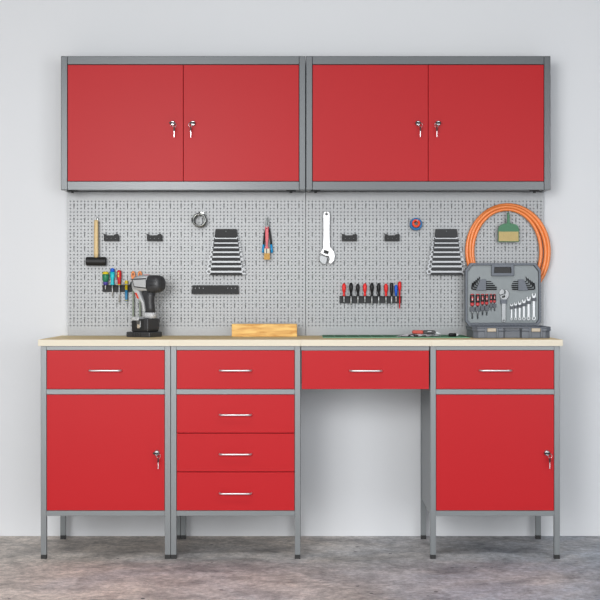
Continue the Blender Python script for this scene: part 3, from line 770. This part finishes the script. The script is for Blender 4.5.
# case screwdrivers
order = ('first', 'second', 'third', 'fourth', 'fifth', 'sixth')
for k, (px, hb_, ht, tip, r) in enumerate(((472.3, 305.8, 311.6, 318.8, 2.15), (477.8, 305.8, 311.8, 318.8, 2.1), (482.6, 304.4, 310.5, 315.3, 1.85), (486.8, 304.6, 310.6, 315.4, 1.75), (491.2, 302.6, 307.4, 310.8, 1.5), (494.6, 302.6, 307.4, 311, 1.45))):
    x = xx(px); ps_ = LD / F; y = LD + .0045; R = r * ps_
    w = ('largest red and dark grey screwdriver, at the left end in the case lid', 'red and dark grey screwdriver, second from left in the case lid', 'red and dark grey screwdriver, third from left in the case lid',
         'red and dark grey screwdriver, fourth from left in the case lid', 'small red and dark grey screwdriver, fifth from left in the case lid', 'small red and dark grey screwdriver nearest the wrench in the case lid')[k]
    tt = thing('case_screwdriver', w, 'screwdriver', (x, y, zz(tip)), 'screwdrivers in the case lid')
    zt, zm = zz(293.9), zz(hb_); hh = zt - zm
    b = B(); lathe(b, (x, y, zm), (0, 0, 1), [(hh * .26, R * .82), (hh * .3, R), (hh * .88, R), (hh * .92, R * .9)], 14); part('handle', b, P_DARKER, tt)
    b = B(); lathe(b, (x, y, zm), (0, 0, 1), [(0, R * .7), (hh * .04, R * .92), (hh * .26, R * .92)], 14); part('collar', b, DIAL, tt, label='red handle collar')
    b = B(); lathe(b, (x, y, zm), (0, 0, 1), [(hh * .92, R * .92), (hh * .97, R * .8), (hh, R * .5)], 14); part('cap', b, DIAL, tt, label='red handle cap')
    b = B(); box(b, x - R * .38, x + R * .38, y - R * 1.06, y - R * .6, zm + hh * .42, zm + hh * .78); st = part('stripe', b, DIAL, tt, .0006, label='red stripe with pale mark')
    b = B(); box(b, x - R * .2, x + R * .2, y - R * 1.12, y - R * .9, zm + hh * .48, zm + hh * .62); part('mark', b, P_PALE, st)
    b = B(); cyl(b, (x, y, zz(tip)), (x, y, zm + .001), .0024 if k < 4 else .0018, seg=10); part('shank', b, STEEL, tt)
    b = B(); box(b, x - R * 1.05, x + R * 1.05, y - .0045, IN - .0002, zz(ht), zz(hb_ + 1.2)); part('screwdriver_clip', b, CLIP_GREY, t, .001)
# case wrench
adjustable('adjustable_wrench', 'small steel adjustable wrench clipped upright in the case lid', xx(503.9), zz(322.3), LD + .007, 33.5 * LD / F, False, .0038, RACK_STEEL, None)
b = B(); box(b, xx(501.2), xx(506.4), LD + .0012, LD + .0028, zz(303.6), zz(299.4)); box(b, xx(500.6), xx(501.2), LD + .0012, IN - .0002, zz(303.6), zz(299.4)); box(b, xx(506.4), xx(507), LD + .0012, IN - .0002, zz(303.6), zz(299.4))
part('wrench_clip', b, CASE, t, .0008)
# case spanners
for k, (px, top) in enumerate(((511.8, 303.6), (515.9, 302.4), (519.9, 301.2), (524.1, 299.2), (528.8, 296.6), (534.1, 293.2))):
    zb, zt = zz(320.3), zz(top); L = zt - zb; qq = .0094 + .0010 * k
    out, hol = wrench_outline(L, qq, .36)
    P = lambda pts: [(xx(px) - c * (1 if k < 3 else 1), zb + a) for a, c in pts]
    b = B(); prism(b, P(out), LD + .0055, LD + .0095, [P(hol)])
    w = ('shortest combination spanner, at the left of the row in the case lid', 'second shortest combination spanner of the row in the case lid', 'third shortest combination spanner of the row in the case lid',
         'third longest combination spanner of the row in the case lid', 'second longest combination spanner of the row in the case lid', 'longest combination spanner, at the right of the row in the case lid')[k]
    solo('case_spanner', b, SPANNER_STEEL, w, 'spanner', (xx(px), LD + .0075, zb), 'spanners in the case lid', .0006)
    b = B(); hwid = qq * .62
    zc = zt - qq * 1.75
    box(b, xx(px) - hwid, xx(px) + hwid, LD + .0025, LD + .0050, zc - .0075, zc + .0055); box(b, xx(px) - hwid, xx(px) - hwid + .001, LD + .005, IN - .0002, zc - .0075, zc + .0055); box(b, xx(px) + hwid - .001, xx(px) + hwid, LD + .005, IN - .0002, zc - .0075, zc + .0055)
    part('spanner_clip', b, CLIP_GREY, t, .0008)
b = B()
for px in (511.8, 515.9, 519.9, 524.1, 528.8, 534.1): box(b, xx(px) - .005, xx(px) + .005, LD + .010, IN - .0002, zz(321.5), zz(316.5))
part('spanner_rest', b, CASE_INSERT, t, .0006)

# ------------------------------------------------------------------ things lying on the worktop
D = 6.067
x0, x1 = X(231.7, D), X(297, D); zt = Z(324.0, D)
b = B(); box(b, x0, x1, D, D + .07, Z_TOP + .0002, zt)
solo('wooden_block', b, YELLOWWOOD, 'long yellow wooden block lying on the worktop between the drill and the cutting mat', 'wooden block', ((x0 + x1) / 2, D, Z_TOP), bevel=.0015)

x0, x1 = X(322.8, 5.90), .6665
b = B(); box(b, x0, x1, 5.885, 6.206, Z_TOP + .0002, Z_TOP + .0034)
solo('cutting_mat', b, MATGRID, 'green cutting mat with grid lines lying on the worktop', 'cutting mat', (x0, 5.885, Z_TOP), bevel=.0006)
zm = Z_TOP + .0036
# crumpled sheet
D = 5.99
def sheet():
    b = B(); nx, ny = 14, 8; xs, xe = X(397, D), X(441, D); rnd = random.Random(5); V = []
    for j in range(ny + 1):
        row = []
        for i in range(nx + 1):
            u, w = i / nx, j / ny; tap = .35 + .65 * math.sin(PI * min(1, u * 1.05 + .02))
            row.append(b.verts.new((xs + (xe - xs) * u + rnd.uniform(-.003, .003), D + (w - .5) * .11 * tap + .02 * (u - .5) + rnd.uniform(-.003, .003), zm + .0006 + abs(rnd.gauss(0, .0035)) * math.sin(PI * u) + .009 * math.sin(PI * u) * w)))
        V.append(row)
    for j in range(ny):
        for i in range(nx): b.faces.new((V[j][i], V[j][i + 1], V[j + 1][i + 1], V[j + 1][i]))
    r = bmesh.ops.extrude_face_region(b, geom=b.faces[:])
    bmesh.ops.translate(b, vec=(0, 0, .0006), verts=[g for g in r['geom'] if isinstance(g, bmesh.types.BMVert)])
    return b
def paper_mat():
    m = mat('printed_paper', (222, 222, 226), 0.7, 0, 0.03, 20, spec=0.3)
    nt = m.node_tree; bs = nt.nodes['Principled BSDF']
    tc = [x for x in nt.nodes if x.type == 'TEX_COORD'][0]
    n = nt.nodes.new('ShaderNodeTexNoise'); n.inputs['Scale'].default_value = 38; n.inputs['Detail'].default_value = 1
    nt.links.new(tc.outputs['Object'], n.inputs['Vector'])
    r = nt.nodes.new('ShaderNodeValToRGB'); r.color_ramp.interpolation = 'CONSTANT'
    r.color_ramp.elements[0].color = rgb((40, 40, 44)); r.color_ramp.elements[1].position = 0.44; r.color_ramp.elements[1].color = rgb((222, 222, 226))
    nt.links.new(n.outputs['Fac'], r.inputs[0]); nt.links.new(r.outputs[0], bs.inputs['Base Color'])
    return m
solo('paper_sheet', sheet(), paper_mat(), 'crumpled white sheet with dark print on the green mat', 'paper', (X(419, D), D, zm))
# red and black cutter
D = 6.0
zc = Z(332.0, D)
xx = lambda px: X(px, D)
t = thing('utility_knife', 'red and black utility knife lying on the crumpled white sheet', 'knife', (xx(423.5), D, zc - .008))
b = B(); prism(b, [(xx(412.2), zc - .0062), (xx(423), zc - .0075), (xx(423), zc + .0072), (xx(413.5), zc + .0074), (xx(412.2), zc + .005)], D - .012, D + .012); part('handle', b, simple('brick_red_plastic', (190, 62, 42), 0.45), t, .003)
b = B(); prism(b, [(xx(423), zc - .0075), (xx(434.5), zc - .0078), (xx(436.2), zc - .002), (xx(434.6), zc + .0072), (xx(423), zc + .0072)], D - .012, D + .012); g = part('grip', b, P_DARKER, t, .003)
b = B(); prism(b, [(xx(427), zc + .001), (xx(431.5), zc + .001), (xx(431), zc + .0045), (xx(427.6), zc + .004)], D - .0135, D - .0118); part('slider', b, P_GREY, g)
b = B(); prism(b, [(xx(436.0), zc - .005), (xx(441.0), zc - .0072), (xx(436.0), zc + .001)], D - .001, D + .001); part('blade', b, STEEL, t)
# small black marker
D = 5.96
x0, x1 = X(448.8, D), X(456.3, D)
t = thing('marker_stub', 'short black marker with a pale end beside the tool case', 'marker', (x0, D, zm))
b = B(); lathe(b, (x0, D, zm + .0072), (1, .25, 0), [(0, .005), (.003, .0070), (.027, .0070), (.030, .0062)], 16); part('barrel', b, BLACK_PLASTIC, t)
b = B(); lathe(b, (x0 + .0300, D + .0075, zm + .0072), (1, .25, 0), [(0, .0058), (.008, .005), (.010, .003)], 14); part('cap', b, P_PALE, t, label='pale end cap')

# ------------------------------------------------------------------ cordless drill (nose to local -x)
Dd = 6.04
t = thing('cordless_drill', 'grey and black cordless drill standing on its battery on the worktop', 'drill', (X(145.2, Dd), Dd, Z_TOP + .0002), rz=math.radians(-25))
k = Dd / F
lx = lambda px: (px - 146) * k / .906
lz = lambda py: (337.2 - py) * k
L_ = dict(local=True)
b = B(); box(b, -.061, .052, -.050, .050, 0, .0215); base = part('battery_base', b, P_DARK, t, .004, **L_)
b = B()
for q in range(4): box(b, -.03 + q * .012, -.024 + q * .012, -.0515, -.0495, .003, .019)
part('rib', b, P_DARKER, base, .0005, **L_)
b = B(); box(b, -.040, .040, -.044, .044, .0217, .074); bat = part('battery', b, P_DARKER, t, .005, **L_)
b = B(); box(b, .020, .041, -.0455, .0455, .030, .0745); part('battery_end', b, P_DARK, bat, .003, **L_)
b = B(); box(b, -.041, -.004, -.0445, .0445, .066, .083); part('front_plate', b, P_GREY, t, .003, label='light grey front plate', **L_)
b = B(); box(b, -.012, .006, -.0475, -.044, .040, .068); c = part('belt_clip', b, STEEL, t, .001, **L_)
b = B(); box(b, -.0085, .0025, -.0495, -.0477, .036, .052); part('clip_pad', b, LATCH, c, .0008, **L_)
b = B(); loft(b, [(0, 0, 0, .022, .024, 3), (.022, 0, .000, .021, .023, 3)]); b.transform(Matrix.Translation((.024, 0, .078)) @ Matrix.Rotation(-PI / 2, 4, 'Y'))
part('collar', b, P_PALE, t, label='pale grey collar', **L_)
b = B()
secs = [(.098, 0, .024, .019, .020, 2.6), (.12, 0, .024, .0185, .0185, 2.6), (.145, 0, .021, .019, .019, 2.6), (.165, 0, .018, .020, .024, 2.6), (.19, 0, .016, .021, .030, 2.6)]
rings = []
for z_, cy, cxx, ry, rx, e in secs:
    ring = []
    for j in range(22):
        a = 2 * PI * j / 22; cc, ss = math.cos(a), math.sin(a)
        ring.append(b.verts.new((cxx + rx * math.copysign(abs(cc) ** (2 / e), cc), ry * math.copysign(abs(ss) ** (2 / e), ss), z_)))
    rings.append(ring)
ring_faces(b, rings); part('grip', b, P_DARK, t, **L_)
b = B(); prism(b, [(lx(134.5), lz(288)), (lx(139), lz(287)), (lx(142.5), lz(293)), (lx(147), lz(303)), (lx(148.6), lz(312)), (lx(146.2), lz(312)), (lx(144.6), lz(303)), (lx(139.5), lz(296))], -.0225, .0225); g = part('front_trim', b, P_GREY, t, .003, label='light grey trim running down the grip', **L_)
b = B(); prism(b, [(lx(138.2), lz(293.2)), (lx(140.0), lz(293.0)), (lx(142.6), lz(298.8)), (lx(140.6), lz(298.8))], -.0235, .0235); part('accent', b, simple('orange_red_accent', (226, 74, 52), 0.4), g, label='orange-red accent', **L_)
b = B(); loft(b, [(lx(143.2), 0, lz(305.5), .007, .011, 2.4), (lx(146.2), 0, lz(305.5), .008, .014, 2.4)], 14); part('trigger', b, BLACK_PLASTIC, t, .0, **L_)
zc = lz(284.3)
b = B(); loft(b, [(lx(134.5), 0, zc - .002, .022, .020, 3), (lx(137), 0, zc + .001, .029, .029, 3), (lx(142), 0, zc + .003, .033, .033, 3), (lx(152), 0, zc + .003, .035, .034, 3)]); hs = part('housing', b, P_GREY, t, label='light grey motor housing', **L_)
b = B(); loft(b, [(lx(151.6), 0, zc + .000, .0355, .0345, 3), (lx(154), 0, zc, .0375, .0365, 3), (lx(159), 0, zc, .0370, .036, 2.8), (lx(162.5), 0, zc, .033, .032, 2.6), (lx(164), 0, zc, .026, .025, 2.5), (lx(164.6), 0, zc, .016, .015, 2.4)]); mc = part('motor_cover', b, P_DARK, t, label='dark rounded motor cover', **L_)
b = B()
for q in (-.006, .008): tube(b, [(lx(155), -.0374, zc + q), (lx(158), -.0374, zc + q), (lx(161.6), -.0335, zc + q)], .0012, 6)
part('groove', b, P_DARKER, mc, **L_)
b = B(); prism(b, [(lx(136.3), lz(279.2)), (lx(151.5), lz(278.6)), (lx(151.5), lz(289)), (lx(139), lz(287.6))], -.0362, -.022); pn = part('side_panel', b, P_DARKER, hs, .001, **L_)
b = B(); prism(b, [(lx(137.6), lz(280.3)), (lx(151.3), lz(279.8)), (lx(151.3), lz(288)), (lx(139.6), lz(286.6))], -.0372, -.0360); part('side_badge', b, P_GREY, hs, .0004, **L_)
b = B(); lathe(b, (lx(134.6), 0, zc - .002), (-1, 0, 0), [(-.004, .019), (.002, .018), (.006, .0145), (.014, .0120), (.016, .009)], 20); part('chuck', b, BLACK_PLASTIC, t, **L_)
b = B(); box(b, lx(146), lx(150), -.008, .008, zc + .0362, zc + .0385); part('switch', b, DIAL, hs, .001, label='red switch on top', **L_)

# ------------------------------------------------------------------ light
def area(name, loc, target, w, h, energy, color=(1, 1, 1)):
    l = bpy.data.lights.new(name, 'AREA'); l.shape = 'RECTANGLE'; l.size = w; l.size_y = h; l.energy = energy; l.color = color
    o = bpy.data.objects.new(name, l); COL.objects.link(o); o.location = loc
    o.rotation_euler = (Vector(target) - Vector(loc)).to_track_quat('-Z', 'Y').to_euler()
    return o
area('softbox_left', (-1.7, .2, 1.4), (-.4, 6.2, 1.0), 1.6, 2.0, 44, (1, .99, .97))
area('softbox_small', (-1.05, .2, 1.95), (-.3, 6.2, 1.3), .9, .9, 44, (1, .99, .97))
area('softbox_right', (2.5, .3, 1.2), (.3, 6.2, .8), 1.4, 1.9, 56, (.96, .98, 1))
area('softbox_front', (-.8, -1.8, 1.95), (-.2, 6.2, .7), 6.5, 3.2, 280, (.97, .985, 1))
o = area('overhead_fill', (0, 3.0, 3.5), (0, 5.1, 0), 3.6, .8, 13); o.data.spread = math.radians(76)  # unseen overhead fill, added to brighten floor and worktop, beam kept off upper wall
w = bpy.data.worlds.new('studio'); scene.world = w; w.use_nodes = True
w.node_tree.nodes['Background'].inputs[0].default_value = (.94, .97, 1, 1); w.node_tree.nodes['Background'].inputs[1].default_value = .09

# ------------------------------------------------------------------ camera
cam = bpy.data.cameras.new('camera'); co = bpy.data.objects.new('camera', cam); COL.objects.link(co)
co.location = (0, 0, ZC); co.rotation_euler = (PI / 2, 0, 0)
cam.sensor_width = 36; cam.lens = 36 * F / 600; cam.shift_x = (300 - CX) / 600; cam.shift_y = -(300 - HY) / 600
cam.clip_end = 60
scene.camera = co
scene.view_settings.view_transform = 'Standard'; scene.view_settings.look = 'None'
scene.view_settings.gamma = 1; scene.view_settings.use_curve_mapping = False; scene.view_settings.exposure = -0.04
